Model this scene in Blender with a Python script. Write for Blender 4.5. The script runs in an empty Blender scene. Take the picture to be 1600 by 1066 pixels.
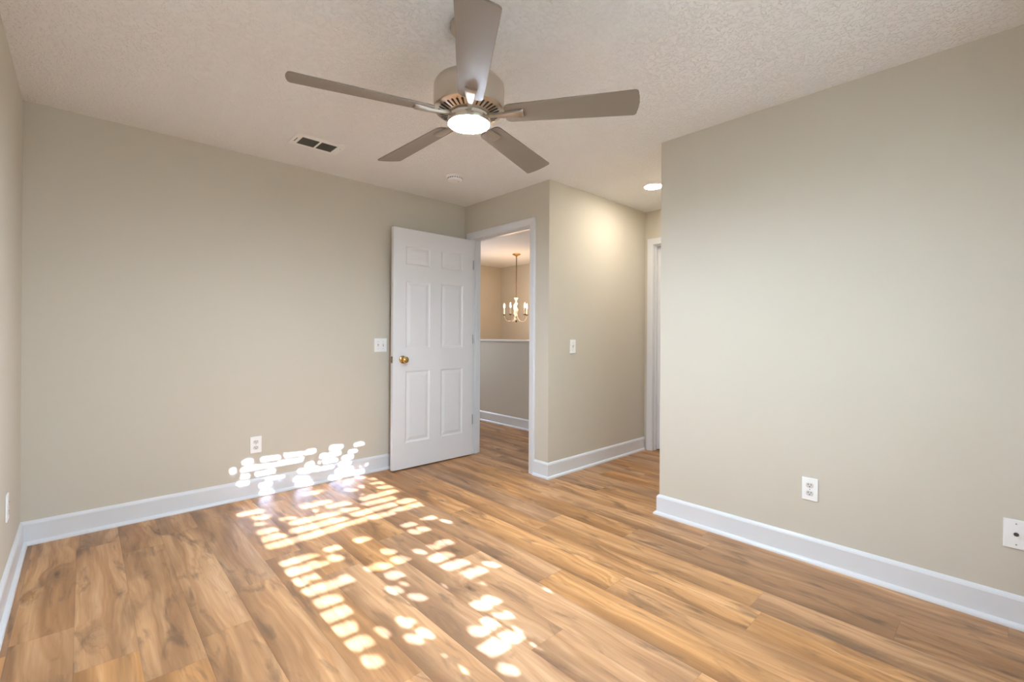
import bpy, math, random
from mathutils import Vector, Matrix
import numpy as np

SC = bpy.context.scene
COL = SC.collection
PI = math.pi
R = math.radians

# ------------------------------------------------------------------ light levels and colours
EXPOSURE = 2.26
SKY_COL = (0.74, 0.86, 1.03, 1)
SKY_STR = 5.6
SUN_E = 12.0
LENS_STR = 175.0
LED_STR = 42.0
BULB_STR = 6.0
CANDLE_W = 1.0
WALL_COL = (0.60, 0.565, 0.488)
CEIL_COL = (0.84, 0.85, 0.86)
TRIM_COL = (0.71, 0.735, 0.77)
DOOR_COL = (0.74, 0.755, 0.785)
BLADE_COL = (0.25, 0.215, 0.18)
FLOOR_RAMP = [(0.28, (0.46, 0.235, 0.10)), (0.50, (0.63, 0.355, 0.17)), (0.72, (0.76, 0.475, 0.26))]
FLOOR_FINE = (0.68, 0.60, 0.52)
FLOOR_DARK = (0.27, 0.135, 0.06)
FLOOR_DARK_AMT = 0.75
FLOOR_HEART = (0.21, 0.10, 0.042)
FLOOR_SMUDGE = (0.15, 0.085, 0.048)
FLOOR_KNOT = (0.09, 0.05, 0.03)
GAP_R, GAP_DIM = 0.0125, 0.005

# ------------------------------------------------------------------ camera
CAM_H = 1.1734
cam_d = bpy.data.cameras.new('camera')
cam_d.sensor_fit = 'HORIZONTAL'
cam_d.sensor_width = 36.0
cam_d.lens = 719.96 / 1600.0 * 36.0
cam_d.shift_y = -(533.0 - 522.82) / 1600.0
cam_d.clip_start = 0.02
cam = bpy.data.objects.new('camera', cam_d)
COL.objects.link(cam)
cam.matrix_world = (Matrix.Translation((0, 0, CAM_H)) @ Matrix.Rotation(R(-42.970), 4, 'Z')
                    @ Matrix.Rotation(R(90), 4, 'X') @ Matrix.Rotation(R(0.344), 4, 'Z'))
SC.camera = cam

# ------------------------------------------------------------------ exposure, sky, sun
SC.view_settings.view_transform = 'Standard'
SC.view_settings.look = 'None'
SC.view_settings.gamma = 1.0
SC.view_settings.use_curve_mapping = False
SC.view_settings.exposure = EXPOSURE
SC.cycles.use_denoising = True
SC.cycles.max_bounces = 14
SC.cycles.diffuse_bounces = 9
SC.cycles.sample_clamp_indirect = 8.0
SC.cycles.caustics_reflective = False
SC.cycles.caustics_refractive = False

SUN_TAN = 0.403                     # the sun stands square to the window wall, 22 degrees up
world = bpy.data.worlds.new('sky')
SC.world = world
world.use_nodes = True
wb = world.node_tree.nodes['Background']
wb.inputs['Color'].default_value = SKY_COL
wb.inputs['Strength'].default_value = SKY_STR

sun_d = bpy.data.lights.new('sun', 'SUN')
sun_d.energy = SUN_E
sun_d.angle = R(0.25)
sun_d.color = (0.84, 0.98, 1.38)
sun = bpy.data.objects.new('sun', sun_d)
COL.objects.link(sun)
sun.location = (1.25, -8, 4)
sun.rotation_euler = Vector((0, 1, -SUN_TAN)).to_track_quat('-Z', 'Y').to_euler()

# plan of the room (metres): camera stands over the origin, back wall is +Y
XL, XR, XE = -0.246, 2.778, 4.242
YW, YA, YC, YB = -0.450, 1.551, 2.544, 3.672
ZC = 2.44
WT = 0.115
WIN = (0.690, 1.800, 0.600, 2.040)         # x0 x1 z0 z1 of the window opening

for nm, sx, sz, lc, dr in (('window_daylight', 1.11, 1.44, (1.245, YW - 0.125, 1.32), (0, 1, 0)),
                           ('hall_daylight', .60, 1.00, (3.40, 6.58 + 0.115, 1.50), (0, -1, 0))):
    ld = bpy.data.lights.new(nm, 'AREA')
    ld.shape = 'RECTANGLE'
    ld.size, ld.size_y = sx, sz
    ld.cycles.is_portal = True                     # only tells Cycles where the sky comes in
    lo = bpy.data.objects.new(nm, ld)
    COL.objects.link(lo)
    lo.location = lc
    lo.rotation_euler = Vector(dr).to_track_quat('-Z', 'Z').to_euler()


# ------------------------------------------------------------------ materials
def new_mat(name):
    m = bpy.data.materials.new(name)
    m.use_nodes = True
    return m, m.node_tree, m.node_tree.nodes['Principled BSDF']


def plain(name, color, rough=0.5, metal=0.0, spec=0.5, coat=0.0, bump=0.0, bscale=60.0, vary=0.0):
    m, nt, p = new_mat(name)
    p.inputs['Base Color'].default_value = (*color, 1)
    p.inputs['Roughness'].default_value = rough
    p.inputs['Metallic'].default_value = metal
    p.inputs['Specular IOR Level'].default_value = spec
    p.inputs['Coat Weight'].default_value = coat
    if bump or vary:
        tc = nt.nodes.new('ShaderNodeTexCoord')
        n = nt.nodes.new('ShaderNodeTexNoise')
        n.inputs['Scale'].default_value = bscale
        n.inputs['Detail'].default_value = 4
        nt.links.new(tc.outputs['Object'], n.inputs['Vector'])
        if bump:
            b = nt.nodes.new('ShaderNodeBump')
            b.inputs['Strength'].default_value = bump
            b.inputs['Distance'].default_value = 0.004
            nt.links.new(n.outputs['Fac'], b.inputs['Height'])
            nt.links.new(b.outputs['Normal'], p.inputs['Normal'])
        if vary:
            mr = nt.nodes.new('ShaderNodeMapRange')
            mr.inputs['To Min'].default_value = max(0.02, rough - vary)
            mr.inputs['To Max'].default_value = rough + vary
            nt.links.new(n.outputs['Fac'], mr.inputs['Value'])
            nt.links.new(mr.outputs['Result'], p.inputs['Roughness'])
    return m


def glow(name, color, strength):
    m, nt, p = new_mat(name)
    p.inputs['Base Color'].default_value = (0.9, 0.9, 0.9, 1)
    p.inputs['Emission Color'].default_value = (*color, 1)
    p.inputs['Emission Strength'].default_value = strength
    return m


def knockdown(name, color):
    m, nt, p = new_mat(name)
    p.inputs['Base Color'].default_value = (*color, 1)
    p.inputs['Roughness'].default_value = 0.8
    p.inputs['Specular IOR Level'].default_value = 0.2
    tc = nt.nodes.new('ShaderNodeTexCoord')
    n = nt.nodes.new('ShaderNodeTexNoise')
    n.inputs['Scale'].default_value = 62
    n.inputs['Detail'].default_value = 2.5
    n.inputs['Distortion'].default_value = 0.6
    r = nt.nodes.new('ShaderNodeValToRGB')
    r.color_ramp.elements[0].position = 0.50
    r.color_ramp.elements[1].position = 0.60
    b = nt.nodes.new('ShaderNodeBump')
    b.inputs['Strength'].default_value = 0.75
    b.inputs['Distance'].default_value = 0.004
    nt.links.new(tc.outputs['Object'], n.inputs['Vector'])
    nt.links.new(n.outputs['Fac'], r.inputs['Fac'])
    nt.links.new(r.outputs['Color'], b.inputs['Height'])
    nt.links.new(b.outputs['Normal'], p.inputs['Normal'])
    return m


def plank_floor():
    """oak-look vinyl planks running along Y, 0.18 wide and 1.22 long"""
    m, nt, p = new_mat('oak_planks')
    N, L = nt.nodes, nt.links

    def math_(op, a, b=None, c=None):
        n = N.new('ShaderNodeMath')
        n.operation = op
        for i, v in enumerate((a, b, c)):
            if v is None:
                continue
            if isinstance(v, (int, float)):
                n.inputs[i].default_value = v
            else:
                L.new(v, n.inputs[i])
        return n.outputs[0]

    def comb(x, y, z):
        n = N.new('ShaderNodeCombineXYZ')
        for i, v in enumerate((x, y, z)):
            if isinstance(v, (int, float)):
                n.inputs[i].default_value = v
            else:
                L.new(v, n.inputs[i])
        return n.outputs[0]

    def noise(vec, scale, detail=4.0, dist=0.0, rough=0.55):
        n = N.new('ShaderNodeTexNoise')
        n.inputs['Scale'].default_value = scale
        n.inputs['Detail'].default_value = detail
        n.inputs['Distortion'].default_value = dist
        n.inputs['Roughness'].default_value = rough
        L.new(vec, n.inputs['Vector'])
        return n.outputs['Fac']

    def ramp(fac, stops):
        n = N.new('ShaderNodeValToRGB')
        cr = n.color_ramp
        while len(cr.elements) < len(stops):
            cr.elements.new(0.5)
        for e, (pos, c) in zip(cr.elements, stops):
            e.position = pos
            e.color = (*c, 1)
        L.new(fac, n.inputs['Fac'])
        return n.outputs['Color']

    def mix(fac, a, b, mode='MIX'):
        n = N.new('ShaderNodeMix')
        n.data_type = 'RGBA'
        n.blend_type = mode
        if isinstance(fac, (int, float)):
            n.inputs['Factor'].default_value = fac
        else:
            L.new(fac, n.inputs['Factor'])
        for s, v in (('A', a), ('B', b)):
            k = [i for i in n.inputs if i.name == s and i.type == 'RGBA'][0]
            if isinstance(v, tuple):
                k.default_value = (*v, 1)
            else:
                L.new(v, k)
        return [o for o in n.outputs if o.type == 'RGBA'][0]

    tc = N.new('ShaderNodeTexCoord')
    sep = N.new('ShaderNodeSeparateXYZ')
    L.new(tc.outputs['Object'], sep.inputs[0])
    x, y = sep.outputs[0], sep.outputs[1]
    PW, PL = 0.178, 1.22
    xs = math_('DIVIDE', math_('ADD', x, 5.182), PW)
    colid = math_('FLOOR', xs)
    fx = math_('FRACT', xs)
    wn = N.new('ShaderNodeTexWhiteNoise')
    wn.noise_dimensions = '1D'
    L.new(colid, wn.inputs['W'])
    off = math_('MULTIPLY', wn.outputs['Value'], PL)
    for k, y0 in ((32, 2.395), (36, 2.420), (37, 1.938), (38, 1.510), (40, .705), (41, 1.973), (42, 1.514), (43, 1.133)):
        hit = math_('COMPARE', colid, float(k), 0.1)      # where this row's butt joints fall
        v = (-(y0 + 7.0)) % PL
        off = math_('ADD', off, math_('MULTIPLY', hit, math_('SUBTRACT', v, off)))
    ys = math_('DIVIDE', math_('ADD', math_('ADD', y, 7.0), off), PL)
    rowid = math_('FLOOR', ys)
    fy = math_('FRACT', ys)
    wn2 = N.new('ShaderNodeTexWhiteNoise')
    wn2.noise_dimensions = '2D'
    L.new(comb(colid, rowid, 0), wn2.inputs['Vector'])
    rnd = wn2.outputs['Value']
    rsep = N.new('ShaderNodeSeparateColor')
    L.new(wn2.outputs['Color'], rsep.inputs[0])
    r2, r3 = rsep.outputs[0], rsep.outputs[1]
    # every plank reads its own piece of wood
    ox = math_('ADD', x, math_('MULTIPLY', r2, 37.0))
    oy = math_('ADD', y, math_('MULTIPLY', r3, 53.0))
    fine = noise(comb(math_('MULTIPLY', ox, 130), math_('MULTIPLY', oy, 4.0), rnd), 1.0, 4, 0.2)
    bend = noise(comb(math_('MULTIPLY', ox, 5), math_('MULTIPLY', oy, 1.6), rnd), 1.0, 2, 0.3)
    # knots: a few per plank, the grain bows round them
    vor = N.new('ShaderNodeTexVoronoi')
    vor.inputs['Scale'].default_value = 1.0
    L.new(comb(math_('MULTIPLY', ox, 5.2), math_('MULTIPLY', oy, 2.3), 0.0), vor.inputs['Vector'])
    vs_ = N.new('ShaderNodeSeparateColor')
    L.new(vor.outputs['Color'], vs_.inputs[0])
    has = math_('GREATER_THAN', vs_.outputs[0], 0.45)
    jag = noise(comb(math_('MULTIPLY', ox, 60), math_('MULTIPLY', oy, 18), rnd), 1.0, 3, 0.5)
    kd = math_('ADD', vor.outputs['Distance'], math_('MULTIPLY', math_('SUBTRACT', jag, 0.5), 0.20))
    halo = math_('MULTIPLY', has, ramp(kd, [(0.03, (1, 1, 1)), (0.36, (0, 0, 0))]))
    core = math_('MULTIPLY', has, ramp(kd, [(0.0, (1, 1, 1)), (0.105, (0, 0, 0))]))
    ringx = math_('ADD', math_('ADD', math_('MULTIPLY', ox, 26), math_('MULTIPLY', bend, 4.0)), math_('MULTIPLY', halo, 2.6))
    cath = noise(comb(ringx, math_('MULTIPLY', oy, 0.55), rnd), 1.5, 4, 0.1)
    broad = noise(comb(math_('MULTIPLY', ox, 8), math_('MULTIPLY', oy, 1.0), rnd), 1.0, 3, 0.4)
    smudge = noise(comb(math_('MULTIPLY', ox, 16), math_('MULTIPLY', oy, 3.4), math_('ADD', rnd, 4.0)), 1.0, 5, 0.8)
    base = ramp(cath, FLOOR_RAMP)
    c = mix(math_('MULTIPLY', fine, 0.85), base, FLOOR_FINE, 'MULTIPLY')
    dark = ramp(broad, [(0.42, (0, 0, 0)), (0.64, (1, 1, 1))])
    c = mix(math_('MULTIPLY', dark, FLOOR_DARK_AMT), c, FLOOR_DARK)
    side = N.new('ShaderNodeMapRange')                # heartwood running along one side of a board
    side.interpolation_type = 'SMOOTHSTEP'
    side.inputs['From Min'].default_value = 0.0
    side.inputs['From Max'].default_value = 0.55
    side.inputs['To Min'].default_value = 1.0
    side.inputs['To Max'].default_value = 0.0
    L.new(math_('ADD', fx, math_('MULTIPLY', math_('SUBTRACT', bend, 0.5), 0.8)), side.inputs['Value'])
    along = noise(comb(math_('MULTIPLY', ox, 3), math_('MULTIPLY', oy, 1.1), math_('ADD', rnd, 9.0)), 1.0, 3, 0.3)
    heart = math_('MULTIPLY', side.outputs['Result'], ramp(along, [(0.40, (0, 0, 0)), (0.58, (1, 1, 1))]))
    c = mix(math_('MULTIPLY', heart, 0.75), c, FLOOR_HEART)
    sm = ramp(smudge, [(0.55, (0, 0, 0)), (0.70, (1, 1, 1))])
    c = mix(math_('MULTIPLY', sm, 0.72), c, FLOOR_SMUDGE)
    c = mix(math_('MULTIPLY', halo, 0.42), c, FLOOR_SMUDGE)
    c = mix(math_('MULTIPLY', core, 0.85), c, FLOOR_KNOT)
    # plank to plank tone
    tone = N.new('ShaderNodeMapRange')
    tone.inputs['To Min'].default_value = 0.93
    tone.inputs['To Max'].default_value = 1.09
    L.new(rnd, tone.inputs['Value'])
    hsv = N.new('ShaderNodeHueSaturation')
    L.new(tone.outputs['Result'], hsv.inputs['Value'])
    sat = N.new('ShaderNodeMapRange')
    sat.inputs['To Min'].default_value = 0.93
    sat.inputs['To Max'].default_value = 1.08
    L.new(r2, sat.inputs['Value'])
    L.new(sat.outputs['Result'], hsv.inputs['Saturation'])
    L.new(c, hsv.inputs['Color'])
    c = hsv.outputs['Color']
    # joints
    ex = math_('MINIMUM', fx, math_('SUBTRACT', 1.0, fx))
    ey = math_('MULTIPLY', math_('MINIMUM', fy, math_('SUBTRACT', 1.0, fy)), PL / PW)
    e = math_('MINIMUM', ex, ey)
    jn = N.new('ShaderNodeMapRange')
    jn.inputs['From Min'].default_value = 0.003
    jn.inputs['From Max'].default_value = 0.013
    jn.inputs['To Min'].default_value = 1.0
    jn.inputs['To Max'].default_value = 0.0
    L.new(e, jn.inputs['Value'])
    c = mix(math_('MULTIPLY', jn.outputs['Result'], 0.22), c, (0.12, 0.06, 0.03))
    L.new(c, p.inputs['Base Color'])
    rr = N.new('ShaderNodeMapRange')
    rr.inputs['To Min'].default_value = 0.34
    rr.inputs['To Max'].default_value = 0.52
    L.new(fine, rr.inputs['Value'])
    L.new(rr.outputs['Result'], p.inputs['Roughness'])
    b = N.new('ShaderNodeBump')
    b.inputs['Strength'].default_value = 0.12
    b.inputs['Distance'].default_value = 0.002
    L.new(math_('SUBTRACT', fine, math_('MULTIPLY', jn.outputs['Result'], 1.5)), b.inputs['Height'])
    L.new(b.outputs['Normal'], p.inputs['Normal'])
    p.inputs['Specular IOR Level'].default_value = 0.45
    return m


def pane_glass():
    m = bpy.data.materials.new('window_glass')
    m.use_nodes = True
    nt = m.node_tree
    nt.nodes.clear()
    o = nt.nodes.new('ShaderNodeOutputMaterial')
    mx = nt.nodes.new('ShaderNodeMixShader')
    t = nt.nodes.new('ShaderNodeBsdfTransparent')
    g = nt.nodes.new('ShaderNodeBsdfGlossy')
    g.inputs['Roughness'].default_value = 0.02
    mx.inputs[0].default_value = 0.06
    nt.links.new(t.outputs[0], mx.inputs[1])
    nt.links.new(g.outputs[0], mx.inputs[2])
    nt.links.new(mx.outputs[0], o.inputs['Surface'])
    return m


M = {}
M['paint'] = plain('beige_wall_paint', WALL_COL, 0.62, spec=0.3, bump=0.05, bscale=140)
M['ceiling'] = knockdown('knockdown_ceiling', CEIL_COL)
M['trim'] = plain('white_semi_gloss', TRIM_COL, 0.32, spec=0.5, bump=0.02, bscale=40)
M['door'] = plain('white_door_paint', DOOR_COL, 0.38, spec=0.45, bump=0.04, bscale=90)
M['floor'] = plank_floor()
M['plastic'] = plain('white_plastic', (0.88, 0.89, 0.90), 0.3, bump=0.01)
M['toggle'] = plain('white_toggle_plastic', (0.66, 0.66, 0.65), 0.3, bump=0.01)
M['slot'] = plain('dark_slot_shade', (0.02, 0.02, 0.02), 0.6, bump=0.01)  # near-black stands in for the shade inside slots and openings
M['grille'] = plain('dark_grille', (0.045, 0.055, 0.05), 0.5, bump=0.02)
M['louvre'] = plain('dark_louvre_metal', (0.06, 0.07, 0.065), 0.45, bump=0.02)
M['screw'] = plain('screw_metal', (0.45, 0.45, 0.43), 0.35, 0.8, bump=0.02)
M['jack'] = plain('dark_jack_metal', (0.16, 0.15, 0.13), 0.3, 0.9, bump=0.02)
M['nickel'] = plain('brushed_nickel', (0.62, 0.56, 0.49), 0.30, 1.0, vary=0.06, bscale=30)
M['nickel_bright'] = plain('polished_nickel', (0.74, 0.70, 0.65), 0.18, 1.0, vary=0.04, bscale=30)
M['bracket'] = plain('satin_nickel_bracket', (0.44, 0.39, 0.33), 0.5, 1.0, vary=0.04, bscale=30)
M['blade'] = plain('taupe_blade', BLADE_COL, 0.5, 0.0, spec=0.35, vary=0.05, bscale=18)
M['lens'] = glow('lit_lens', (0.83, 0.97, 1.13), LENS_STR)
M['led'] = glow('lit_downlight', (1.0, 0.90, 0.76), LED_STR)
M['bulb'] = glow('lit_candle_bulb', (1.0, 0.80, 0.55), BULB_STR)
M['brass'] = plain('polished_brass', (0.62, 0.42, 0.16), 0.2, 1.0, vary=0.05, bscale=25)
M['bronze'] = plain('antique_brass', (0.22, 0.15, 0.09), 0.35, 0.9, vary=0.05, bscale=25)
M['crystal'] = plain('pale_crystal', (0.62, 0.57, 0.50), 0.08, 0.0, spec=0.8, coat=0.5, bump=0.01)
M['candle'] = plain('ivory_candle_sleeve', (0.85, 0.76, 0.62), 0.5, bump=0.01)
M['vinyl'] = plain('white_vinyl', (0.8, 0.8, 0.8), 0.35, bump=0.01)
M['slat'] = plain('white_blind_slat', (0.82, 0.82, 0.80), 0.4, bump=0.01)
M['cord'] = plain('white_cord', (0.75, 0.75, 0.72), 0.7, bump=0.02)
M['leaf'] = plain('green_leaf', (0.10, 0.20, 0.045), 0.5, bump=0.02)
M['bark'] = plain('grey_bark', (0.16, 0.12, 0.09), 0.9, bump=0.6, bscale=25)
M['bounce_ground'] = plain('pale_bounce_ground', (0.58, 0.57, 0.54), 0.9, bump=0.4, bscale=30)  # pale tone chosen to bounce daylight up onto the ceiling
M['glass'] = pane_glass()


# ------------------------------------------------------------------ mesh helpers
class MB:
    def __init__(self):
        self.v, self.f = [], []

    def add(self, vs, fs):
        o = len(self.v)
        self.v += [tuple(p) for p in vs]
        self.f += [tuple(i + o for i in q) for q in fs]
        return self

    def box(self, x0, x1, y0, y1, z0, z1, mat=None):
        vs = [Vector((x, y, z)) for z in (z0, z1) for y in (y0, y1) for x in (x0, x1)]
        if mat is not None:
            vs = [mat @ p for p in vs]
        return self.add(vs, [(0, 2, 3, 1), (4, 5, 7, 6), (0, 1, 5, 4), (2, 6, 7, 3), (0, 4, 6, 2), (1, 3, 7, 5)])

    def lathe(self, prof, n=40, mat=None):
        """prof = (radius, height) pairs turned about local Z"""
        vs, fs, rings = [], [], []
        for r, z in prof:
            if r < 1e-6:
                rings.append([len(vs)])
                vs.append(Vector((0, 0, z)))
            else:
                rings.append(list(range(len(vs), len(vs) + n)))
                vs += [Vector((r * math.cos(2 * PI * k / n), r * math.sin(2 * PI * k / n), z)) for k in range(n)]
        for a, b in zip(rings, rings[1:]):
            for k in range(n):
                j = (k + 1) % n
                if len(a) == 1 and len(b) == 1:
                    continue
                if len(a) == 1:
                    fs.append((a[0], b[j], b[k]))
                elif len(b) == 1:
                    fs.append((a[k], a[j], b[0]))
                else:
                    fs.append((a[k], a[j], b[j], b[k]))
        if len(rings[0]) > 1:
            fs.append(tuple(reversed(rings[0])))
        if len(rings[-1]) > 1:
            fs.append(tuple(rings[-1]))
        if mat is not None:
            vs = [mat @ p for p in vs]
        return self.add(vs, fs)

    def tube(self, pts, rad, n=10):
        pts = [Vector(p) for p in pts]
        if not isinstance(rad, (list, tuple)):
            rad = [rad] * len(pts)
        vs, fs = [], []
        up = Vector((0, 0, 1))
        for i, p in enumerate(pts):
            t = (pts[min(i + 1, len(pts) - 1)] - pts[max(i - 1, 0)]).normalized()
            a = t.cross(up)
            if a.length < 1e-3:
                a = t.cross(Vector((1, 0, 0)))
            a.normalize()
            b = a.cross(t)
            for k in range(n):
                w = 2 * PI * k / n
                vs.append(p + (a * math.cos(w) + b * math.sin(w)) * rad[i])
        for i in range(len(pts) - 1):
            for k in range(n):
                j = (k + 1) % n
                fs.append((i * n + k, i * n + j, (i + 1) * n + j, (i + 1) * n + k))
        fs.append(tuple(range(n - 1, -1, -1)))
        fs.append(tuple((len(pts) - 1) * n + k for k in range(n)))
        return self.add(vs, fs)

    def prism(self, outline, z0, z1, mat=None):
        n = len(outline)
        vs = [Vector((x, y, z0)) for x, y in outline] + [Vector((x, y, z1)) for x, y in outline]
        fs = [tuple(reversed(range(n))), tuple(range(n, 2 * n))]
        fs += [(k, (k + 1) % n, n + (k + 1) % n, n + k) for k in range(n)]
        if mat is not None:
            vs = [mat @ p for p in vs]
        return self.add(vs, fs)

    def sweep(self, path, prof, place, first=0, last=None):
        """profile (offset to the left of the path, height) along a mitred 2-D path; place(a, b, h) -> 3-D"""
        n, k = len(path), len(prof)
        P = [Vector(p) for p in path]
        vs = []
        for i in range(n):
            d0 = (P[i] - P[i - 1]).normalized() if i else (P[1] - P[0]).normalized()
            d1 = (P[i + 1] - P[i]).normalized() if i < n - 1 else d0
            n0, n1 = Vector((-d0.y, d0.x)), Vector((-d1.y, d1.x))
            m = n0 + n1
            m = m / max(1e-6, m.dot(n0))
            for o, h in prof:
                q = P[i] + m * o
                vs.append(Vector(place(q.x, q.y, h)))
        last = n - 1 if last is None else last
        fs = []
        for i in range(first, last):
            for j in range(k):
                jj = (j + 1) % k
                fs.append((i * k + j, i * k + jj, (i + 1) * k + jj, (i + 1) * k + j))
        fs.append(tuple(first * k + j for j in reversed(range(k))))
        fs.append(tuple(last * k + j for j in range(k)))
        used = sorted({i for f in fs for i in f})
        re = {u: q for q, u in enumerate(used)}
        return self.add([vs[u] for u in used], [tuple(re[i] for i in f) for f in fs])

    def build(self, name, mat, parent=None, smooth=None, bevel=0.0, seg=2, loc=None, rot=None):
        me = bpy.data.meshes.new(name)
        me.from_pydata(self.v, [], self.f)
        me.validate()
        import bmesh
        bm = bmesh.new()
        bm.from_mesh(me)
        bmesh.ops.recalc_face_normals(bm, faces=bm.faces)
        bm.to_mesh(me)
        bm.free()
        if smooth is not None:
            me.polygons.foreach_set('use_smooth', [True] * len(me.polygons))
            me.set_sharp_from_angle(angle=R(smooth))
        me.materials.append(mat)
        o = bpy.data.objects.new(name, me)
        COL.objects.link(o)
        if parent is not None:
            o.parent = parent
        if loc is not None:
            o.location = loc
        if rot is not None:
            o.rotation_euler = rot
        if bevel:
            b = o.modifiers.new('bevel', 'BEVEL')
            b.width = bevel
            b.segments = seg
            b.limit_method = 'ANGLE'
            b.angle_limit = R(40)
        return o


def tag(o, label, cat, group=None):
    o['label'] = label
    o['category'] = cat
    if group:
        o['group'] = group
    return o


def struct(o, label=None):
    o['kind'] = 'structure'
    if label:
        o['label'] = label
    return o


def thing(name, loc, label, cat, rot=(0, 0, 0), group=None):
    o = bpy.data.objects.new(name, None)
    o.empty_display_size = 0.1
    COL.objects.link(o)
    o.location = loc
    o.rotation_euler = rot
    return tag(o, label, cat, group)


# ------------------------------------------------------------------ room shell
OUT = 0.15                                           # thickness of the outside walls
XH = 5.835                                           # far side of the stairwell
YH = 6.58                                            # end of the hall
m = MB()
m.box(XL - OUT, XR + WT, YW - OUT, YH + .12, -.12, 0)
m.box(XR + WT, 4.12, YC, YH + .12, -.12, 0)
m.box(XR + WT, 5.2, YA - WT, YC, -.12, 0)
struct(m.build('floor', M['floor']), 'oak-look plank floor with darker knots')
m = MB().box(XL - OUT, XH + .12, YW - OUT, YH + .12, ZC, ZC + .12)
struct(m.build('ceiling', M['ceiling']), 'off-white textured ceiling')

struct(MB().box(XL - OUT, XL, YW - OUT, YB + WT, 0, ZC).build('wall_left', M['paint']), 'beige wall at the left edge')
struct(MB().box(XL, XR, YB, YB + WT, 0, ZC).build('wall_back', M['paint']), 'long beige wall behind the open door')
struct(MB().box(XR, XR + WT, YW, YA, 0, ZC).build('wall_right', M['paint']), 'large blank beige wall on the right')
struct(MB().box(XR + WT, XE, YA - WT, YA, 0, ZC).build('wall_passage_near', M['paint']), 'beige wall on the near side of the passage')
DW = (2.757, 3.570, 2.100)                           # doorway: y0 y1 head
m = MB()
m.box(XR, XR + WT, YC, DW[0], 0, ZC)
m.box(XR, XR + WT, DW[1], YB + WT, 0, ZC)
m.box(XR, XR + WT, DW[0], DW[1], DW[2], ZC)
struct(m.build('wall_doorway', M['paint']), 'narrow beige wall around the doorway')
struct(MB().box(XR + WT, XE + WT, YC, YC + WT, 0, ZC).build('wall_passage', M['paint']), 'beige wall of the passage with one light switch')
ED = (1.690, 2.450, 2.095)                           # doorway at the end of the passage
m = MB()
m.box(XE, XE + WT, YA - WT, ED[0], 0, ZC)
m.box(XE, XE + WT, ED[1], YC, 0, ZC)
m.box(XE, XE + WT, ED[0], ED[1], ED[2], ZC)
struct(m.build('wall_passage_end', M['paint']), 'beige wall at the end of the passage')
m = MB()
m.box(XL, WIN[0], YW - OUT, YW, 0, ZC)
m.box(WIN[1], XR + WT, YW - OUT, YW, 0, ZC)
m.box(WIN[0], WIN[1], YW - OUT, YW, 0, WIN[2])
m.box(WIN[0], WIN[1], YW - OUT, YW, WIN[3], ZC)
struct(m.build('wall_window', M['paint']), 'beige wall with the window')

# hall and stairwell beyond the doorway
struct(MB().box(XR, XR + WT, YB + WT, YH, 0, ZC).build('wall_hall_left', M['paint']), 'hall wall running on from the doorway')
HX = 4.000
struct(MB().box(HX, HX + .12, YC + WT, YH, 0, 1.082).build('wall_stair', M['paint']), 'beige half wall beyond the doorway')
m = MB().sweep([(YC + WT, 0), (YH, 0)], [(-.020, 1.082), (.140, 1.082), (.140, 1.100), (.135, 1.106), (-.015, 1.106), (-.020, 1.100)],
               lambda a, b, h: (HX + b, a, h))
struct(m.build('trim_1', M['trim'], bevel=.003), 'white cap along the top of the half wall')
HW = (3.10, 3.70, 1.00, 2.00)                         # unseen hall window, added to throw cool light on the half wall
m = MB()
m.box(XR + WT, HW[0], YH, YH + .12, 0, ZC)
m.box(HW[1], 4.0, YH, YH + .12, 0, ZC)
m.box(HW[0], HW[1], YH, YH + .12, 0, HW[2])
m.box(HW[0], HW[1], YH, YH + .12, HW[3], ZC)
m.box(4.0, XH + .12, YH, YH + .12, -2.7, ZC)
struct(m.build('wall_hall_far', M['paint']), 'warm lit hall wall left of the chandelier')
struct(MB().box(XH, XH + .12, YC + WT, YH, -2.7, ZC).build('wall_hall_right', M['paint']), 'warm lit stairwell wall behind the chandelier')
struct(MB().box(4.12, XH, YC + WT, YH, -2.82, -2.7).build('floor_stairwell', M['floor']), 'floor at the foot of the stairwell')
struct(MB().box(XE + WT, XH + .12, YC, YC + WT, -2.7, ZC).box(4.0, XE + WT, YC, YC + WT, -2.7, -.12).build('wall_stairwell_near', M['paint']), 'near wall of the stairwell')
struct(MB().box(4.0, 4.12, YC + WT, YH, -2.82, -.12).build('wall_stairwell_left', M['paint']), 'stairwell wall below the half wall')
# closed room behind the end door
struct(MB().box(5.2, 5.3, YA - WT, YC, 0, ZC).build('wall_closet_back', M['paint']), 'wall of the room behind the end door')
struct(MB().box(XE + WT, 5.2, YA - WT, YA - .02, 0, ZC).build('wall_closet_side', M['paint']), 'side wall of the room behind the end door')

# baseboards, room on the left hand of each path
BASE = [(0, 0.004), (.014, .004), (.014, .112), (.011, .120), (.005, .127), (0, .1295)]
SHOE = [(.014, .0), (.030, .0), (.0305, .006), (.027, .014), (.021, .019), (.014, .021)]
flat = lambda a, b, h: (a, b, h)


def baseboard(name, path, first, last, label):
    o = MB().sweep(path, BASE, flat, first, last).build(name, M['trim'])
    MB().sweep(path, SHOE, flat, first, last).build('shoe_moulding', M['trim'], o, smooth=40)
    return struct(o, label)


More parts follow.
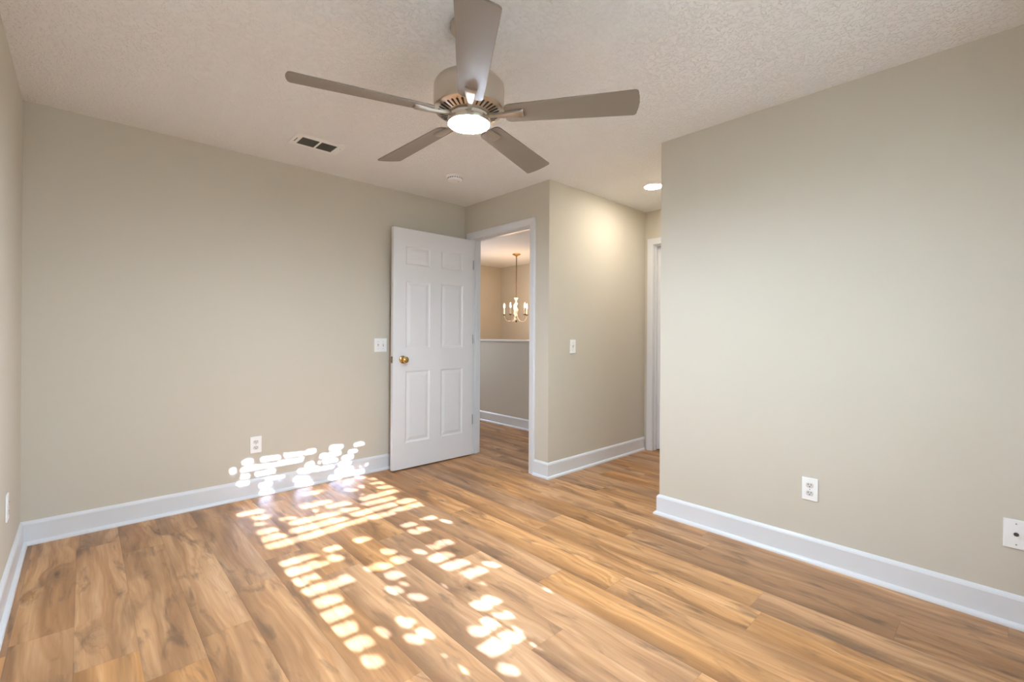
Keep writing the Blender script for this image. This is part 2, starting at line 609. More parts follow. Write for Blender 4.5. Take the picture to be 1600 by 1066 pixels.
ring = [(XL, YW), (XR, YW), (XR, YA), (XE, YA), (XE, ED[0] - .062)]
baseboard('baseboard_right', ring, 1, 2, 'white baseboard along the large right wall')
baseboard('baseboard_window', [(XL, YB), (XL, YW), (XR, YW), (XR, YA)], 1, 2, 'white baseboard under the window')
baseboard('baseboard_passage_near', ring, 2, 4, 'white baseboard on the near side of the passage')
baseboard('baseboard_passage', [(XE, YC - .027), (XE, YC), (XR, YC), (XR, DW[0] - .062)], 1, 3, 'white baseboard wrapping the corner beside the doorway')
baseboard('baseboard_back', [(XR, YB - .02), (XR, YB), (XL, YB), (XL, YW)], 1, 2, 'white baseboard along the back wall, sunlit in part')
baseboard('baseboard_left', [(XR, YB), (XL, YB), (XL, YW), (XR, YW)], 1, 2, 'white baseboard along the left wall')
baseboard('baseboard_stair', [(HX, YC + WT), (HX, YH)], 0, 1, 'white baseboard of the half wall in the hall')

# door casings and jambs
CASE = [(0, 0), (0, .009), (.004, .012), (.014, .0125), (.022, .015), (.046, .018), (.058, .018), (.062, .014), (.062, 0)]


def casing(name, y0, y1, zt, xf, parent):
    """around an opening in a wall whose room face is at x = xf and looks to -X"""
    path = [(y1, 0), (y1, zt), (y0, zt), (y0, 0)]
    return MB().sweep([(-a, b) for a, b in path], [(o, h) for o, h in CASE],
                      lambda a, b, h: (xf - h, -a, b)).build(name, M['trim'], parent)


def frame(name, y0, y1, zt, label, rabbet):
    t = .019
    m = MB()
    m.box(XX0, XX1, y1 - .001, y1 + t, 0, zt + t)
    m.box(XX0, XX1, y0 - t, y0 + .001, 0, zt + t)
    m.box(XX0, XX1, y0, y1, zt - .001, zt + t)
    # door stops
    m.box(rabbet, rabbet + .035, y1 - .011, y1, 0, zt)
    m.box(rabbet, rabbet + .035, y0, y0 + .011, 0, zt)
    m.box(rabbet, rabbet + .035, y0 + .011, y1 - .011, zt - .011, zt)
    return struct(m.build(name, M['trim'], bevel=.002), label)


# the jamb boards line the opening: cut sits inside the wall thickness
XX0, XX1 = XR - .001, XR + WT + .001
f1 = frame('trim_2', DW[0], DW[1], DW[2], 'white door frame of the open doorway', XR + .045)
casing('casing', DW[0], DW[1], DW[2], XR, f1)
MB().box(XR + .012, XR + .034, DW[0] - .0005, DW[0] + .0025, .925, .985).build('strike_plate', M['brass'], f1)
XX0, XX1 = XE - .001, XE + WT + .001
f2 = frame('trim_3', ED[0], ED[1], ED[2], 'white door frame at the end of the passage', XE + .035)
casing('casing', ED[0], ED[1], ED[2], XE, f2)


# ------------------------------------------------------------------ six-panel doors
def panel_door(name, W, H, cells, T=.035):
    """local x 0..W, face A at y=0 (looks to -Y), face B at y=T; recessed raised panels on both faces"""
    xs = sorted({0, W} | {c for q in cells for c in q[:2]})
    zs = sorted({0, H} | {c for q in cells for c in q[2:]})
    m = MB()
    steps = [(0, 0), (.012, .008), (.020, .008), (.046, .0025)]
    for side in (0, 1):
        Y = (lambda d: d) if side == 0 else (lambda d: T - d)
        for i in range(len(xs) - 1):
            for j in range(len(zs) - 1):
                x0, x1, z0, z1 = xs[i], xs[i + 1], zs[j], zs[j + 1]
                hit = any(abs(x0 - c[0]) < 1e-5 and abs(x1 - c[1]) < 1e-5 and z0 >= c[2] - 1e-5 and z1 <= c[3] + 1e-5 for c in cells)
                if not hit:
                    m.add([(x0, Y(0), z0), (x1, Y(0), z0), (x1, Y(0), z1), (x0, Y(0), z1)], [(0, 1, 2, 3)])
        for x0, x1, z0, z1 in cells:
            vs = []
            for q, d in steps:
                vs += [(x0 + q, Y(d), z0 + q), (x1 - q, Y(d), z0 + q), (x1 - q, Y(d), z1 - q), (x0 + q, Y(d), z1 - q)]
            fs = [(4 * s + k, 4 * s + (k + 1) % 4, 4 * s + 4 + (k + 1) % 4, 4 * s + 4 + k) for s in range(len(steps) - 1) for k in range(4)]
            fs.append(tuple(4 * (len(steps) - 1) + k for k in range(4)))
            m.add(vs, fs)
    rim = [(0, 0), (W, 0), (W, H), (0, H)]
    for (a, b), (c, d) in zip(rim, rim[1:] + rim[:1]):
        m.add([(a, 0, b), (c, 0, d), (c, T, d), (a, T, b)], [(0, 1, 2, 3)])
    me = bpy.data.meshes.new(name)
    me.from_pydata(m.v, [], m.f)
    import bmesh
    bm = bmesh.new()
    bm.from_mesh(me)
    bmesh.ops.remove_doubles(bm, verts=bm.verts, dist=1e-5)
    bmesh.ops.recalc_face_normals(bm, faces=bm.faces)
    bm.to_mesh(me)
    bm.free()
    me.materials.append(M['door'])
    o = bpy.data.objects.new(name, me)
    COL.objects.link(o)
    return o


def knob_profile():
    return [(0, 0), (.033, 0), (.033, .004), (.028, .009), (.014, .012), (.0115, .020), (.012, .030), (.020, .036),
            (.0265, .045), (.0275, .054), (.024, .062), (.014, .067), (0, .068)]


X0, Y0, Z0 = 1.916, 3.530, 0.012
cells = [(x0 - X0, x1 - X0, z0 - Z0, z1 - Z0) for x0, x1 in ((2.036, 2.283), (2.400, 2.648))
         for z0, z1 in ((0.232, 0.852), (1.046, 1.634), (1.772, 1.938))]
door = panel_door('door_1', .846, 2.070, cells)
door.location = (X0, Y0, Z0)
struct(door, 'open white six-panel door with brass knob')
kz = .953 - Z0
kx = 2.008 - X0
kn = MB().lathe(knob_profile(), 32, Matrix.Translation((kx, 0, kz)) @ Matrix.Rotation(R(90), 4, 'X'))
kn.lathe(knob_profile(), 32, Matrix.Translation((kx, .035, kz)) @ Matrix.Rotation(R(-90), 4, 'X'))
kn = kn.build('door_knob', M['brass'], door, smooth=35)
kn['label'] = 'round polished brass knob'
lp = MB().box(-.0015, .001, .005, .030, kz - .028, kz + .028)
lp.build('latch_plate', M['bronze'], door)
MB().prism([(-.012, .012), (0, .008), (0, .025), (-.004, .025)], kz - .008, kz + .008).build('latch_bolt', M['bronze'], door)
for hz in (1.842, 1.126, .350):
    MB().lathe([(0, -.045), (.0055, -.045), (.0055, .045), (0, .045)], 14,
               Matrix.Translation((.852, -.004, hz - Z0))).build('hinge', M['screw'], door, smooth=40)

cells2 = [(x0, x1, z0, z1) for x0, x1 in ((.115, .323), (.431, .639)) for z0, z1 in ((.22, .84), (1.03, 1.62), (1.74, 1.94))]
d2 = panel_door('door_2', .754, 2.078, cells2)
d2.location = (XE + .072, ED[1] - .003, .012)
d2.rotation_euler = (0, 0, R(-90))
struct(d2, 'white door at the end of the passage, mostly hidden')
for hz in (1.66, 1.115, .350):
    MB().lathe([(0, -.052), (.008, -.052), (.008, .052), (0, .052)], 12,
               Matrix.Translation((-.004, -.008, hz))).build('hinge', M['brass'], d2, smooth=40)


# ------------------------------------------------------------------ wall plates
def plate(name, loc, rotz, label, cat, w=.074, h=.118, group=None):
    """faces local -Y, origin on the wall at the plate centre"""
    t = thing(name, loc, label, cat, (0, 0, rotz), group)
    MB().box(-w / 2, w / 2, -.007, 0, -h / 2, h / 2).build('cover_plate', M['plastic'], t, bevel=.0035, seg=3)
    return t


def outlet(loc, rotz, label, group='duplex power outlets'):
    t = plate('power_outlet', loc, rotz, label, 'outlet', group=group)
    for dz in (.0205, -.0205):
        n = 24
        out = []
        for k in range(n):
            a = 2 * PI * k / n
            out.append((.0172 * math.cos(a), max(-.0125, min(.0125, .0172 * math.sin(a)))))
        s = MB().prism(out, 0, .0026, Matrix.Translation((0, -.0068, dz)) @ Matrix.Rotation(R(90), 4, 'X')).build('socket', M['toggle'], t)
        q = MB()
        q.box(-.0078, -.0052, -.0100, -.0080, dz + .0005, dz + .0085)
        q.box(.0052, .0078, -.0100, -.0080, dz + .0012, dz + .0080)
        q.lathe([(0, 0), (.0027, 0), (.0027, .002), (0, .002)], 12, Matrix.Translation((0, -.0080, dz - .0065)) @ Matrix.Rotation(R(90), 4, 'X'))
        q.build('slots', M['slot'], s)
    MB().lathe([(0, 0), (.0032, 0), (.0028, .0012), (0, .0015)], 14, Matrix.Translation((0, -.0070, 0)) @ Matrix.Rotation(R(90), 4, 'X')).build('screw', M['screw'], t)
    return t


def switch(loc, rotz, label, gangs, w):
    t = plate('light_switch', loc, rotz, label, 'light switch', w=w, group='toggle light switches')
    for g in range(gangs):
        cx = (g - (gangs - 1) / 2) * .046
        MB().box(cx - .005, cx + .005, -.0085, -.0068, -.012, .012).build('toggle_slot', M['toggle'], t)
        up = 1 if g == 0 else -1
        MB().box(-.0038, .0038, -.0165, -.0065, -.0045, .0045,
                 Matrix.Translation((cx, -.001, 0)) @ Matrix.Rotation(R(-28 * up), 4, 'X')).build('toggle', M['toggle'], t, bevel=.001)
        for dz in (.030, -.030):
            MB().lathe([(0, 0), (.0030, 0), (.0026, .0011), (0, .0014)], 12,
                       Matrix.Translation((cx, -.0070, dz)) @ Matrix.Rotation(R(90), 4, 'X')).build('screw', M['screw'], t)
    return t


outlet((.912, YB, .371), 0, 'white power outlet on the back wall just above the sun patches')
outlet((XR, .695, .377), R(-90), 'white power outlet above the baseboard of the large right wall')
outlet((XL, 3.020, .392), R(90), 'white power outlet seen edge-on on the left wall near the corner')
switch((1.873, YB, 1.075), 0, 'white double toggle light switch on the back wall beside the open door', 2, .117)
switch((3.080, YC, 1.073), 0, 'white single toggle light switch on the passage wall right of the doorway', 1, .074)
cx = plate('cable_plate', (XR, -.030, .375), R(-90), 'white wall plate with one metal coaxial jack on the right wall', 'wall plate')
rx = Matrix.Rotation(R(90), 4, 'X')
MB().lathe([(0, 0), (.0078, 0), (.0078, .003), (.0048, .003), (.0048, .012), (.0030, .012), (0, .011)], 18,
           Matrix.Translation((0, -.0068, 0)) @ rx).build('coaxial_jack', M['jack'], cx, smooth=40)
for dz in (.042, -.042):
    MB().lathe([(0, 0), (.0030, 0), (.0026, .0012), (0, .0015)], 14, Matrix.Translation((0, -.0069, dz)) @ rx).build('screw', M['screw'], cx)

# ------------------------------------------------------------------ ceiling air register
vx0, vx1, vy0, vy1 = .982, 1.298, 3.046, 3.238
rg = thing('ceiling_vent', ((vx0 + vx1) / 2, (vy0 + vy1) / 2, ZC), 'white rectangular air vent with two dark louvred openings in the ceiling', 'air vent')
hw, hd = (vx1 - vx0) / 2, (vy1 - vy0) / 2
op = [(-hw + .046, -.004), (.010, hw - .046)]
oy0, oy1 = -hd + .036, hd - .034
m = MB()
zt, zb = 0, -.009
m.box(-hw, op[0][0], -hd, hd, zb, zt)
m.box(op[0][1], op[1][0], oy0, oy1, zb, zt)
m.box(op[1][1], hw, -hd, hd, zb, zt)
m.box(op[0][0], op[1][1], -hd, oy0, zb, zt)
m.box(op[0][0], op[1][1], oy1, hd, zb, zt)
m.build('frame', M['plastic'], rg, bevel=.002)
for a, b in op:
    bk = MB().box(a, b, oy0, oy1, -.0015, 0).build('duct_shade_sheet', M['slot'], rg)  # dark sheet in place of the shade up the duct
    lv = MB()
    for k in range(9):
        y = oy0 + (k + .5) * (oy1 - oy0) / 9
        lv.box(a, b, -.0065, .0065, -.0005, .0005, Matrix.Translation((0, y, -.0055)) @ Matrix.Rotation(R(-38), 4, 'X'))
    lv.build('louvres', M['louvre'], bk)
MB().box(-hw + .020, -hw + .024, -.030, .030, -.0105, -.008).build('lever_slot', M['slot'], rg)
for sx in (-1, 1):
    MB().lathe([(0, 0), (.004, 0), (.003, -.0015), (0, -.002)], 12, Matrix.Translation((sx * (hw - .018), -.035 * sx, -.009))).build('screw', M['screw'], rg)

# ------------------------------------------------------------------ smoke detector
sd = thing('smoke_detector', (2.183, 3.026, ZC), 'round white smoke detector on the ceiling near the doorway', 'smoke detector')
MB().lathe([(0, 0), (.070, 0), (.070, -.008), (.066, -.010), (0, -.010)], 48).build('base', M['plastic'], sd, smooth=40)
MB().lathe([(.058, -.010), (.060, -.014), (.059, -.028), (.054, -.035), (.040, -.039), (0, -.040)], 48).build('cover', M['plastic'], sd, smooth=40)
m = MB()
for k in range(20):
    a = 2 * PI * k / 20
    m.box(-.006, .006, .0585, .0605, -.024, -.017, Matrix.Rotation(a, 4, 'Z'))
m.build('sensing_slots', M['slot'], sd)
MB().lathe([(0, -.038), (.009, -.038), (.009, -.0415), (0, -.042)], 18, Matrix.Translation((.024, -.016, 0))).build('test_button', M['toggle'], sd)

# ------------------------------------------------------------------ ceiling fan
FX, FY = 1.157, 1.509
fan = thing('ceiling_fan', (FX, FY, ZC), 'brushed nickel ceiling fan with five taupe blades and a lit round lamp', 'ceiling fan')
MB().lathe([(0, 0), (.078, 0), (.078, -.010), (.075, -.022), (.063, -.042), (.044, -.058), (.026, -.066), (0, -.066)], 40).build('canopy', M['nickel'], fan, smooth=35)
MB().lathe([(.0125, -.050), (.0125, -.225)], 20).build('downrod', M['nickel'], fan, smooth=40)
MB().lathe([(.012, -.165), (.020, -.172), (.022, -.212), (.030, -.222), (.030, -.230)], 24).build('rod_collar', M['nickel'], fan, smooth=40)
hs = MB().lathe([(0, -.222), (.085, -.224), (.118, -.229), (.134, -.238), (.142, -.250), (.144, -.264), (.144, -.342),
                 (.142, -.349), (.136, -.353), (.129, -.354), (.086, -.366), (.082, -.369), (.078, -.372), (0, -.372)], 64).build('motor_housing', M['nickel'], fan, smooth=32)
m = MB()
sl = -math.atan2(.012, .043)
for k in range(36):
    a = 2 * PI * k / 36
    mt = Matrix.Rotation(a, 4, 'Z') @ Matrix.Translation((.108, 0, -.3598)) @ Matrix.Rotation(sl, 4, 'Y')
    m.prism([(-.018, -.0024), (.012, -.0050), (.0160, -.0038), (.018, 0), (.0160, .0038), (.012, .0050), (-.018, .0024)], -.0009, .0030, mt)
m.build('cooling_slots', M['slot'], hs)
MB().lathe([(.070, -.368), (.084, -.371), (.088, -.375), (.088, -.402), (.0855, -.406), (.070, -.406)], 56).build('lamp_ring', M['nickel_bright'], fan, smooth=35)
MB().lathe([(0, -.385), (.0845, -.385), (.0845, -.4065), (.080, -.4085), (.066, -.411), (.040, -.4135), (0, -.4145)], 56).build('lamp_lens', M['lens'], fan, smooth=50)

PH = -.935
blade_me = bracket_me = None
BZ = -.372
for k in range(5):
    rot = (0, 0, PH + k * 2 * PI / 5)
    if k == 0:
        out = []
        r0, r1, w0, w1 = .150, .672, .050, .0675

        def hw_(r):
            return w0 + (w1 - w0) * (r - r0) / (r1 - r0)
        for s in (1, -1):
            pts = []
            for q in range(7):                      # rounded root corner
                a = R(180 - 90 * q / 6)
                pts.append((r0 + .028 + .028 * math.cos(a), s * (hw_(r0) - .020 + .020 * math.sin(a))))
            for q in range(7):                      # rounded tip corner
                a = R(90 - 90 * q / 6)
                pts.append((r1 - .014 + .014 * math.cos(a), s * (hw_(r1) - .018 + .018 * math.sin(a))))
            if s == 1:
                pts.append((r1 + .004, .030))
                pts.append((r1 + .006, 0))
                out += pts
            else:
                pts.append((r1 + .004, -.030))
                out += pts[::-1]
        pm = Matrix.Rotation(R(-13.5), 4, 'X')
        bo = MB().prism(out, -.003, .003, pm).build('blade', M['blade'], fan, bevel=.0015)
        blade_me = bo.data
        # bracket: lofted arm under the blade
        secs = [(.084, .010, -.008, .006), (.105, .010, -.012, .003), (.135, .013, -.014, -.003), (.170, .018, -.0155, -.003),
                (.208, .0225, -.0155, -.003), (.222, .0235, -.0145, -.003), (.227, .0225, -.010, -.003)]
        bm_ = MB()
        vs, fs = [], []
        n = 10
        for r, hwid, zlo, zhi in secs:
            ring_ = [(hwid, zhi), (hwid, zlo * .45), (hwid * .82, zlo * .85), (hwid * .40, zlo), (-hwid * .40, zlo), (-hwid * .82, zlo * .85), (-hwid, zlo * .45), (-hwid, zhi)]
            tw = R(-13.5) * min(1, max(0, (r - .09) / .06))
            for y, z in ring_:
                vs.append(Vector((r, y * math.cos(tw) - z * math.sin(tw), y * math.sin(tw) + z * math.cos(tw))))
        n = 8
        for i in range(len(secs) - 1):
            for j in range(n):
                jj = (j + 1) % n
                fs.append((i * n + j, i * n + jj, (i + 1) * n + jj, (i + 1) * n + j))
        fs += [tuple(range(n - 1, -1, -1)), tuple((len(secs) - 1) * n + j for j in range(n))]
        bm_.add(vs, fs)
        br = bm_.build('blade_bracket', M['bracket'], fan, smooth=40)
        bracket_me = br.data
    else:
        c = bo.copy()
        COL.objects.link(c)
        c.parent = fan
        bo_k = c
        d = br.copy()
        COL.objects.link(d)
        d.parent = fan
        c.location = d.location = (0, 0, BZ)
        c.rotation_euler = d.rotation_euler = rot
        continue
    bo.location = br.location = (0, 0, BZ)
    bo.rotation_euler = br.rotation_euler = rot

# ------------------------------------------------------------------ passage downlight
dl = thing('recessed_downlight', (3.530, 2.045, ZC), 'lit round downlight in the passage ceiling', 'ceiling light')
MB().lathe([(.070, -.001), (.092, -.001), (.092, -.004), (.086, -.008), (.074, -.009), (.070, -.006)], 48).build('trim_ring', M['plastic'], dl, smooth=40)
MB().lathe([(0, -.002), (.074, -.002), (.072, -.010), (.055, -.013), (0, -.014)], 48).build('diffuser', M['led'], dl, smooth=50)

# ------------------------------------------------------------------ chandelier over the stairwell
CX, CY = 4.984, 5.258
ch = thing('chandelier', (CX, CY, ZC), 'small five-arm chandelier with lit candle bulbs beyond the doorway', 'chandelier')
MB().lathe([(0, 0), (.066, 0), (.066, -.010), (.055, -.018), (.030, -.024), (.012, -.040), (0, -.040)], 32).build('canopy', M['brass'], ch, smooth=35)
m = MB()
z = -.036
i = 0
while z > -.690:                                     # oval chain links, every second one turned
    pts = []
    for q in range(13):
        a = 2 * PI * q / 12
        o_, w_ = .0085 * math.cos(a), .0185 * math.sin(a)
        pts.append((o_ if i % 2 else 0, 0 if i % 2 else o_, z - .014 + w_))
    m.tube(pts, .0032, 6)
    z -= .0285
    i += 1
m.tube([(.004, .004, -.03), (.004, -.003, -.35), (.003, .003, -.69)], .0032, 6)
m.build('chain', M['bronze'], ch, smooth=60)
col = MB().lathe([(0, -.678), (.012, -.680), (.036, -.694), (.030, -.702), (.013, -.725), (.011, -.760), (.024, -.775), (.026, -.790), (.013, -.805),
                  (.012, -.840), (.030, -.868), (.034, -.892), (.020, -.920), (.014, -.945), (.028, -.965), (.030, -.985), (.016, -1.005), (.012, -1.020),
                  (.020, -1.034), (.014, -1.048), (0, -1.052)], 24).build('column', M['crystal'], ch, smooth=50)
MB().lathe([(0, -1.040), (.010, -1.042), (.016, -1.056), (.010, -1.072), (0, -1.080)], 16).build('finial', M['bronze'], ch, smooth=50)
for k in range(5):
    a = R(170 + 72 * k - 42.97)
    ca, sa = math.cos(a), math.sin(a)
    prof = [(.020, -.985), (.050, -1.030), (.085, -1.058), (.125, -1.062), (.162, -1.040), (.184, -1.000), (.190, -.962)]
    arm = MB().tube([(r * ca, r * sa, zz) for r, zz in prof], [.0035, .004, .004, .004, .004, .0035, .0035], 8).build('arm', M['crystal'], ch, smooth=60)
    T = Matrix.Translation((.190 * ca, .190 * sa, 0))
    MB().lathe([(0, -.966), (.010, -.966), (.027, -.955), (.028, -.951), (.012, -.948), (0, -.948)], 20, T).build('drip_cup', M['bronze'], arm, smooth=40)
    MB().lathe([(0, -.948), (.0105, -.948), (.0105, -.850), (0, -.850)], 14, T).build('candle_sleeve', M['candle'], arm, smooth=40)
    MB().lathe([(0, -.850), (.008, -.848), (.0120, -.836), (.0120, -.824), (.008, -.803), (.004, -.782), (0, -.776)], 14, T).build('candle_bulb', M['bulb'], arm, smooth=60)
    ld = bpy.data.lights.new('candle_light', 'POINT')
    ld.energy = CANDLE_W
    ld.color = (1.0, 0.64, 0.38)
    ld.shadow_soft_size = .02
    lo = bpy.data.objects.new('candle_light', ld)
    COL.objects.link(lo)
    lo.parent = arm
    lo.location = (.190 * ca, .190 * sa, -.745)

# ------------------------------------------------------------------ window, blind
wn = MB()
x0, x1, z0, z1 = WIN
ya, yb = YW - .135, YW - .060
wn.box(x0, x0 + .04, ya, yb, z0, z1)
wn.box(x1 - .04, x1, ya, yb, z0, z1)
wn.box(x0 + .04, x1 - .04, ya, yb, z1 - .04, z1)
wn.box(x0 + .04, x1 - .04, ya, yb, z0, z0 + .04)
wn = struct(wn.build('window_1', M['vinyl'], bevel=.003), 'white single-hung window behind the viewer')
MB().box(x0 + .04, x1 - .04, YW - .115, YW - .080, 1.246, 1.302).build('meeting_rail', M['vinyl'], wn, bevel=.003)
MB().box(x0 + .04, x1 - .04, YW - .100, YW - .096, z0 + .04, 1.246).build('lower_pane', M['glass'], wn)
MB().box(x0 + .04, x1 - .04, YW - .100, YW - .096, 1.302, z1 - .04).build('upper_pane', M['glass'], wn)
MB().box(x0 - .02, x1 + .02, YW - .055, YW + .018, z0 - .022, z0).build('window_sill', M['trim'], wn, bevel=.004)

w2 = MB()
w2.box(HW[0], HW[0] + .04, YH + .03, YH + .10, HW[2], HW[3])
w2.box(HW[1] - .04, HW[1], YH + .03, YH + .10, HW[2], HW[3])
w2.box(HW[0] + .04, HW[1] - .04, YH + .03, YH + .10, HW[2], HW[2] + .04)
w2.box(HW[0] + .04, HW[1] - .04, YH + .03, YH + .10, HW[3] - .04, HW[3])
w2.box(HW[0] + .04, HW[1] - .04, YH + .04, YH + .08, 1.47, 1.52)
w2 = struct(w2.build('window_2', M['vinyl'], bevel=.003), 'unseen white window added at the end of the hall for daylight')
MB().box(HW[0] + .04, HW[1] - .04, YH + .058, YH + .062, HW[2] + .04, 1.47).build('lower_pane', M['glass'], w2)
MB().box(HW[0] + .04, HW[1] - .04, YH + .058, YH + .062, 1.52, HW[3] - .04).build('upper_pane', M['glass'], w2)

bl = thing('venetian_blind', ((x0 + x1) / 2, YW - .030, z1), 'white venetian blind with open slats hung inside the window', 'window blind')
hx = (x1 - x0) / 2 - .006
MB().box(-hx, hx, -.026, .022, -.045, -.002).build('headrail', M['slat'], bl, bevel=.002)
sm = MB()
SP = .0485
tilt = Matrix.Rotation(R(-7), 4, 'X')                # outer edge up, a little flatter than the sun's rays
zs = .9743 + SUN_TAN * .030 - z1
k = -8
while True:
    zz = zs + k * SP
    k += 1
    if zz < z0 - z1 + .028:
        continue
    if zz > -.055:
        break
    pr = [(-.025, 0), (-.012, .0022), (0, .003), (.012, .0022), (.025, 0), (.012, -.0006), (0, 0), (-.012, -.0006)]
    sm.prism([(p_[0], p_[1]) for p_ in pr], -hx, hx,
             Matrix.Translation((0, 0, zz)) @ tilt @ Matrix(((0, 0, 1, 0), (1, 0, 0, 0), (0, 1, 0, 0), (0, 0, 0, 1))))
sm.build('slats', M['slat'], bl)
MB().box(-hx, hx, -.022, .022, z0 - z1 + .003, z0 - z1 + .019).build('bottom_rail', M['slat'], bl, bevel=.002)
for sx in (-.40, .0, .40):
    MB().tube([(sx * 1.0, .004, -.045), (sx * 1.0, .004, z0 - z1 + .010)], .0012, 6).build('ladder_cord', M['cord'], bl)

# ------------------------------------------------------------------ garden tree that dapples the sunlight
struct(MB().box(-14, 16, -30, YW - .8, -3.1, -3.0).build('ground', M['bounce_ground']), 'unseen pale ground outside, added to bounce light up to the ceiling')
GAPS = [
(0.748,1.193,0.902,1.178,0),(0.952,1.146,0.989,1.132,0),(0.744,1.143,0.841,1.136,0),(0.858,1.143,0.908,1.131,0),(0.738,1.098,0.761,1.089,0),
(0.783,1.102,0.839,1.09,1),(0.743,1.055,0.836,1.045,0),(0.865,1.045,0.896,1.031,0),(0.912,1.051,0.952,1.04,0),(0.739,1.005,0.836,0.994,0),
(0.73,0.955,0.828,0.946,0),(0.73,0.905,0.802,0.899,0),(0.739,0.859,0.805,0.85,0),(0.746,0.808,0.781,0.795,0),(1.046,1.056,1.135,1.038,0),
(1.086,1.001,1.139,0.989,0),(1.12,1.107,1.147,1.093,1),(1.193,1.1,1.234,1.085,0),(1.185,1.048,1.242,1.035,0),(1.035,0.952,1.064,0.945,0),
(1.102,0.958,1.142,0.943,1),(1.082,0.907,1.114,0.892,0),(0.949,0.857,0.966,0.849,0),(0.996,0.856,1.015,0.845,1),(0.862,0.86,0.873,0.843,0),
(0.924,0.81,0.942,0.801,0),(0.978,0.813,0.996,0.802,0),(0.957,0.76,0.983,0.754,1),(0.953,0.718,0.975,0.705,0),(1.104,0.807,1.109,0.791,1),
(1.322,1.053,1.343,1.045,0),(1.581,1.202,1.648,1.185,0),(1.661,1.155,1.681,1.134,0),(1.426,1.15,1.459,1.138,0),(1.489,1.146,1.523,1.134,0),
(1.468,1.051,1.522,1.043,0),(1.414,1.049,1.435,1.038,0),(1.334,1.006,1.353,0.989,0),(1.372,1.007,1.436,0.988,0),(1.339,0.956,1.449,0.944,0),
(1.335,0.905,1.467,0.896,0),(1.517,0.91,1.541,0.891,0),(1.235,0.901,1.254,0.898,1),(1.317,0.858,1.403,0.849,1),(1.242,0.811,1.287,0.8,0),
(1.311,0.811,1.34,0.798,0),(1.205,0.76,1.232,0.754,0),(1.265,0.76,1.33,0.745,1),(1.134,0.756,1.17,0.743,0),(1.199,0.712,1.236,0.703,0),
(1.265,0.712,1.297,0.709,1),(1.095,0.716,1.132,0.699,0),(1.138,0.719,1.163,0.702,0),(1.26,0.672,1.298,0.652,0),(1.079,0.666,1.107,0.653,0),
(1.562,0.768,1.581,0.744,1),(0.742,1.541,0.874,1.531,0),(0.767,1.484,0.874,1.478,0),(0.765,1.382,0.848,1.377,0),(0.764,1.34,0.863,1.328,0),
(0.744,1.291,0.863,1.287,0),(0.884,1.29,0.948,1.29,0),(0.959,1.287,1.132,1.293,0),(0.91,1.341,1.165,1.336,0),(0.95,1.393,1.22,1.374,0),
(1.095,1.483,1.272,1.478,0),(0.889,1.436,1.054,1.427,1),(1.176,1.587,1.312,1.576,0),(0.752,1.451,0.858,1.426,1),(0.971,1.197,1.032,1.185,0),
(1.114,1.436,1.179,1.428,1),(1.227,1.443,1.337,1.437,0),(1.65,1.636,1.731,1.583,0),(1.565,1.543,1.613,1.52,0),(1.448,1.538,1.504,1.518,0),
(1.656,1.499,1.732,1.477,0),(1.658,1.552,1.731,1.531,0),(1.608,1.455,1.718,1.435,0),(1.447,1.485,1.583,1.435,1),(1.455,1.435,1.65,1.42,0),
(1.42,1.395,1.63,1.381,0),(1.256,1.389,1.355,1.369,0),(1.287,1.34,1.33,1.328,0),(1.342,1.343,1.574,1.339,0),(1.645,1.357,1.715,1.332,0),
(1.612,1.343,1.676,1.328,0),(1.518,1.302,1.707,1.291,0),(1.344,1.296,1.485,1.282,0),(1.223,1.442,1.35,1.429,0),(1.063,1.329,1.223,1.326,0),
(1.027,1.29,1.104,1.287,0),(1.138,1.301,1.305,1.296,0),(1.116,1.387,1.216,1.373,0),(1.138,1.195,1.199,1.179,0),(1.436,1.199,1.504,1.182,0),
(1.338,1.189,1.362,1.174,1),(0.765,1.922,0.772,1.848,0),(1.018,2.004,1.104,1.998,0),(1.118,1.996,1.215,1.989,0),(0.922,1.99,0.983,1.98,1),
(1.011,1.964,1.104,1.96,0),(1.126,1.968,1.208,1.962,0),(1.269,1.916,1.324,1.919,0),(1.104,1.921,1.238,1.913,1),(0.956,1.916,1.068,1.912,0),
(1.061,1.867,1.201,1.864,0),(1.216,1.869,1.262,1.869,0),(0.83,1.866,0.915,1.871,0),(0.909,1.813,1.033,1.814,0),(0.842,1.919,0.882,1.919,0),
(0.922,1.87,1.04,1.863,1),(0.83,1.814,0.863,1.815,0),(0.808,1.773,0.853,1.763,0),(0.988,1.761,1.093,1.757,0),(1.212,1.78,1.281,1.771,0),
(1.304,1.778,1.466,1.759,0),(1.364,1.818,1.496,1.815,0),(1.174,1.725,1.273,1.712,0),(1.175,1.686,1.297,1.667,0),(1.441,1.681,1.517,1.67,0),
(1.491,1.725,1.62,1.717,0),(1.524,1.777,1.602,1.771,0),(1.551,1.688,1.638,1.683,0),(1.665,1.682,1.746,1.675,0),(1.691,1.737,1.746,1.736,0),
(1.428,1.996,1.537,1.993,0),(1.429,1.955,1.538,1.955,0),(1.454,1.918,1.538,1.917,0),(1.446,1.869,1.521,1.869,0),(1.38,1.868,1.421,1.861,0),
(1.572,2.004,1.633,2.004,0),(1.581,1.956,1.625,1.967,0),(1.651,1.971,1.742,1.975,0),(1.643,1.908,1.752,1.913,0),(1.556,1.821,1.626,1.821,0),
(1.608,1.858,1.661,1.858,0),(0.947,1.675,1.023,1.673,0),(0.947,1.728,1.002,1.731,0),(1.27,1.82,1.309,1.816,0)
]
random.seed(11)
G = np.array(GAPS, float)
ga, gb = G[:, 0:2], G[:, 2:4]
gr = np.where(G[:, 4] > 0.5, GAP_DIM, GAP_R)
top = G[:, 1] > 1.66                                # gaps that light the back wall, narrowed to keep its sun spots apart
gr = np.where(top, np.where(G[:, 4] > 0.5, .007, .0108), gr)
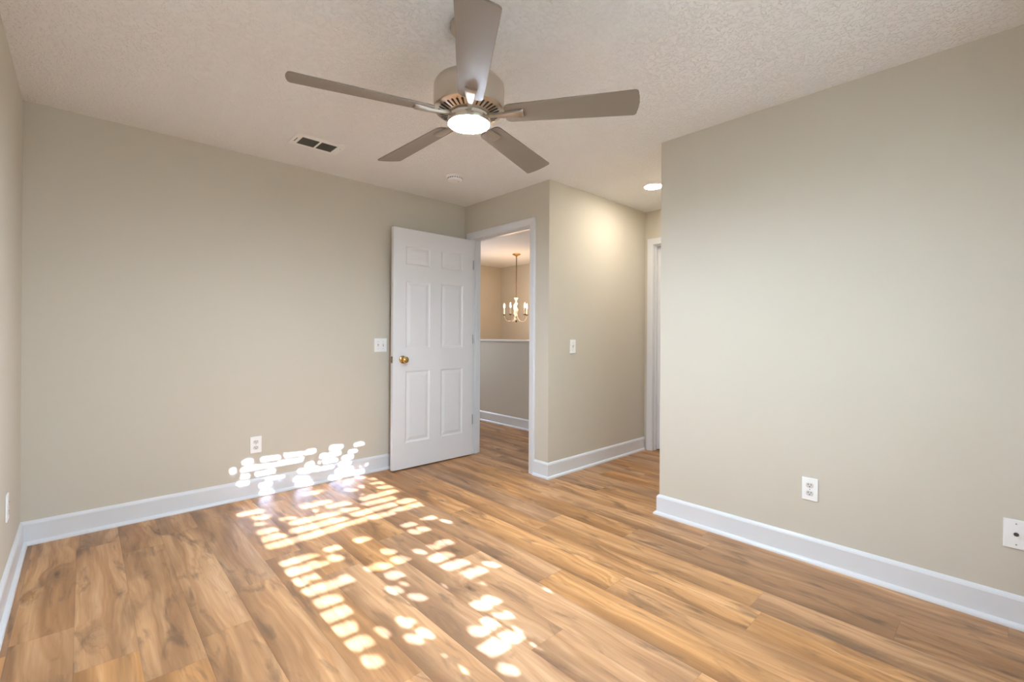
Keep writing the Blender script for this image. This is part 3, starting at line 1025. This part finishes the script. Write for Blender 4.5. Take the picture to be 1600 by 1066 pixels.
mid = (ga + gb) / 2
ga = np.where(top[:, None], mid + (ga - mid) * .92, ga)
gb = np.where(top[:, None], mid + (gb - mid) * .92, gb)
gab = gb - ga
gl = np.maximum((gab ** 2).sum(1), 1e-9)


def clear(pts):
    """True when none of the points (x, height in the window plane along the sun) lies in a gap of the foliage"""
    P = np.array(pts)[:, None, :]
    t = np.clip(((P - ga) * gab).sum(2) / gl, 0, 1)
    d = np.sqrt((((ga + t[..., None] * gab) - P) ** 2).sum(2))
    return not (d < gr).any()


lv = MB()
made = 0
for size, tries in ((.10, 3000), (.065, 8000), (.042, 22000), (.026, 40000), (.017, 14000)):
    for _ in range(tries):
        px = random.uniform(.50, 2.00)
        pw = random.uniform(.50, 2.06) if size > .02 else random.uniform(1.64, 2.02)
        py = random.uniform(-2.2, -1.4)
        c = Vector((px, py, pw + SUN_TAN * (YW - py)))
        s = size * random.uniform(.8, 1.2)
        ax = Vector((random.gauss(0, 1), random.gauss(0, .45), random.gauss(0, 1))).normalized()
        nrm = Vector((random.gauss(0, .5), -1, .4 + random.gauss(0, .5)))
        sd_ = ax.cross(nrm).normalized()
        up_ = sd_.cross(ax).normalized()
        prof = [(-.5, 0), (-.25, .20), (.05, .24), (.30, .14), (.5, 0), (.30, -.14), (.05, -.24), (-.25, -.20)]
        vs = [c + ax * (a * s) + sd_ * (b * s) + up_ * (abs(b) * s * .25) for a, b in prof] + [c]
        if not clear([(q.x, q.z - SUN_TAN * (YW - q.y)) for q in vs]):
            continue
        lv.add(vs, [(8, i_, (i_ + 1) % 8) for i_ in range(8)])
        made += 1
for _ in range(5200):                                # extra leaves added to hold side sky light off the right wall
    c = Vector((random.uniform(-4.6, .50), random.uniform(-2.9, -2.2), random.uniform(.2, 3.6)))
    s = random.uniform(.09, .15)
    ax = Vector((random.gauss(0, 1), random.gauss(0, .45), random.gauss(0, 1))).normalized()
    nrm = Vector((random.gauss(0, .5), -1, .4 + random.gauss(0, .5)))
    sd_ = ax.cross(nrm).normalized()
    up_ = sd_.cross(ax).normalized()
    vs = [c + ax * (a * s) + sd_ * (b * s) + up_ * (abs(b) * s * .25) for a, b in prof] + [c]
    lv.add(vs, [(8, i_, (i_ + 1) % 8) for i_ in range(8)])
tree = thing('tree', (2.35, -3.0, -3.0), 'leafy green tree standing outside in front of the window', 'tree')
fo = lv.build('foliage', M['leaf'], tree)
fo.location = (-2.35, 3.0, 3.0)
sk = fo.modifiers.new('thickness', 'SOLIDIFY')
sk.thickness = .0012
m = MB()
m.tube([(0, 0, 0), (.05, -.05, 1.4), (0, .1, 2.8), (-.1, .15, 4.2), (-.3, .2, 5.4), (-.5, .2, 6.4)], [.13, .11, .095, .08, .06, .02], 12)
m.build('trunk', M['bark'], tree, smooth=60)
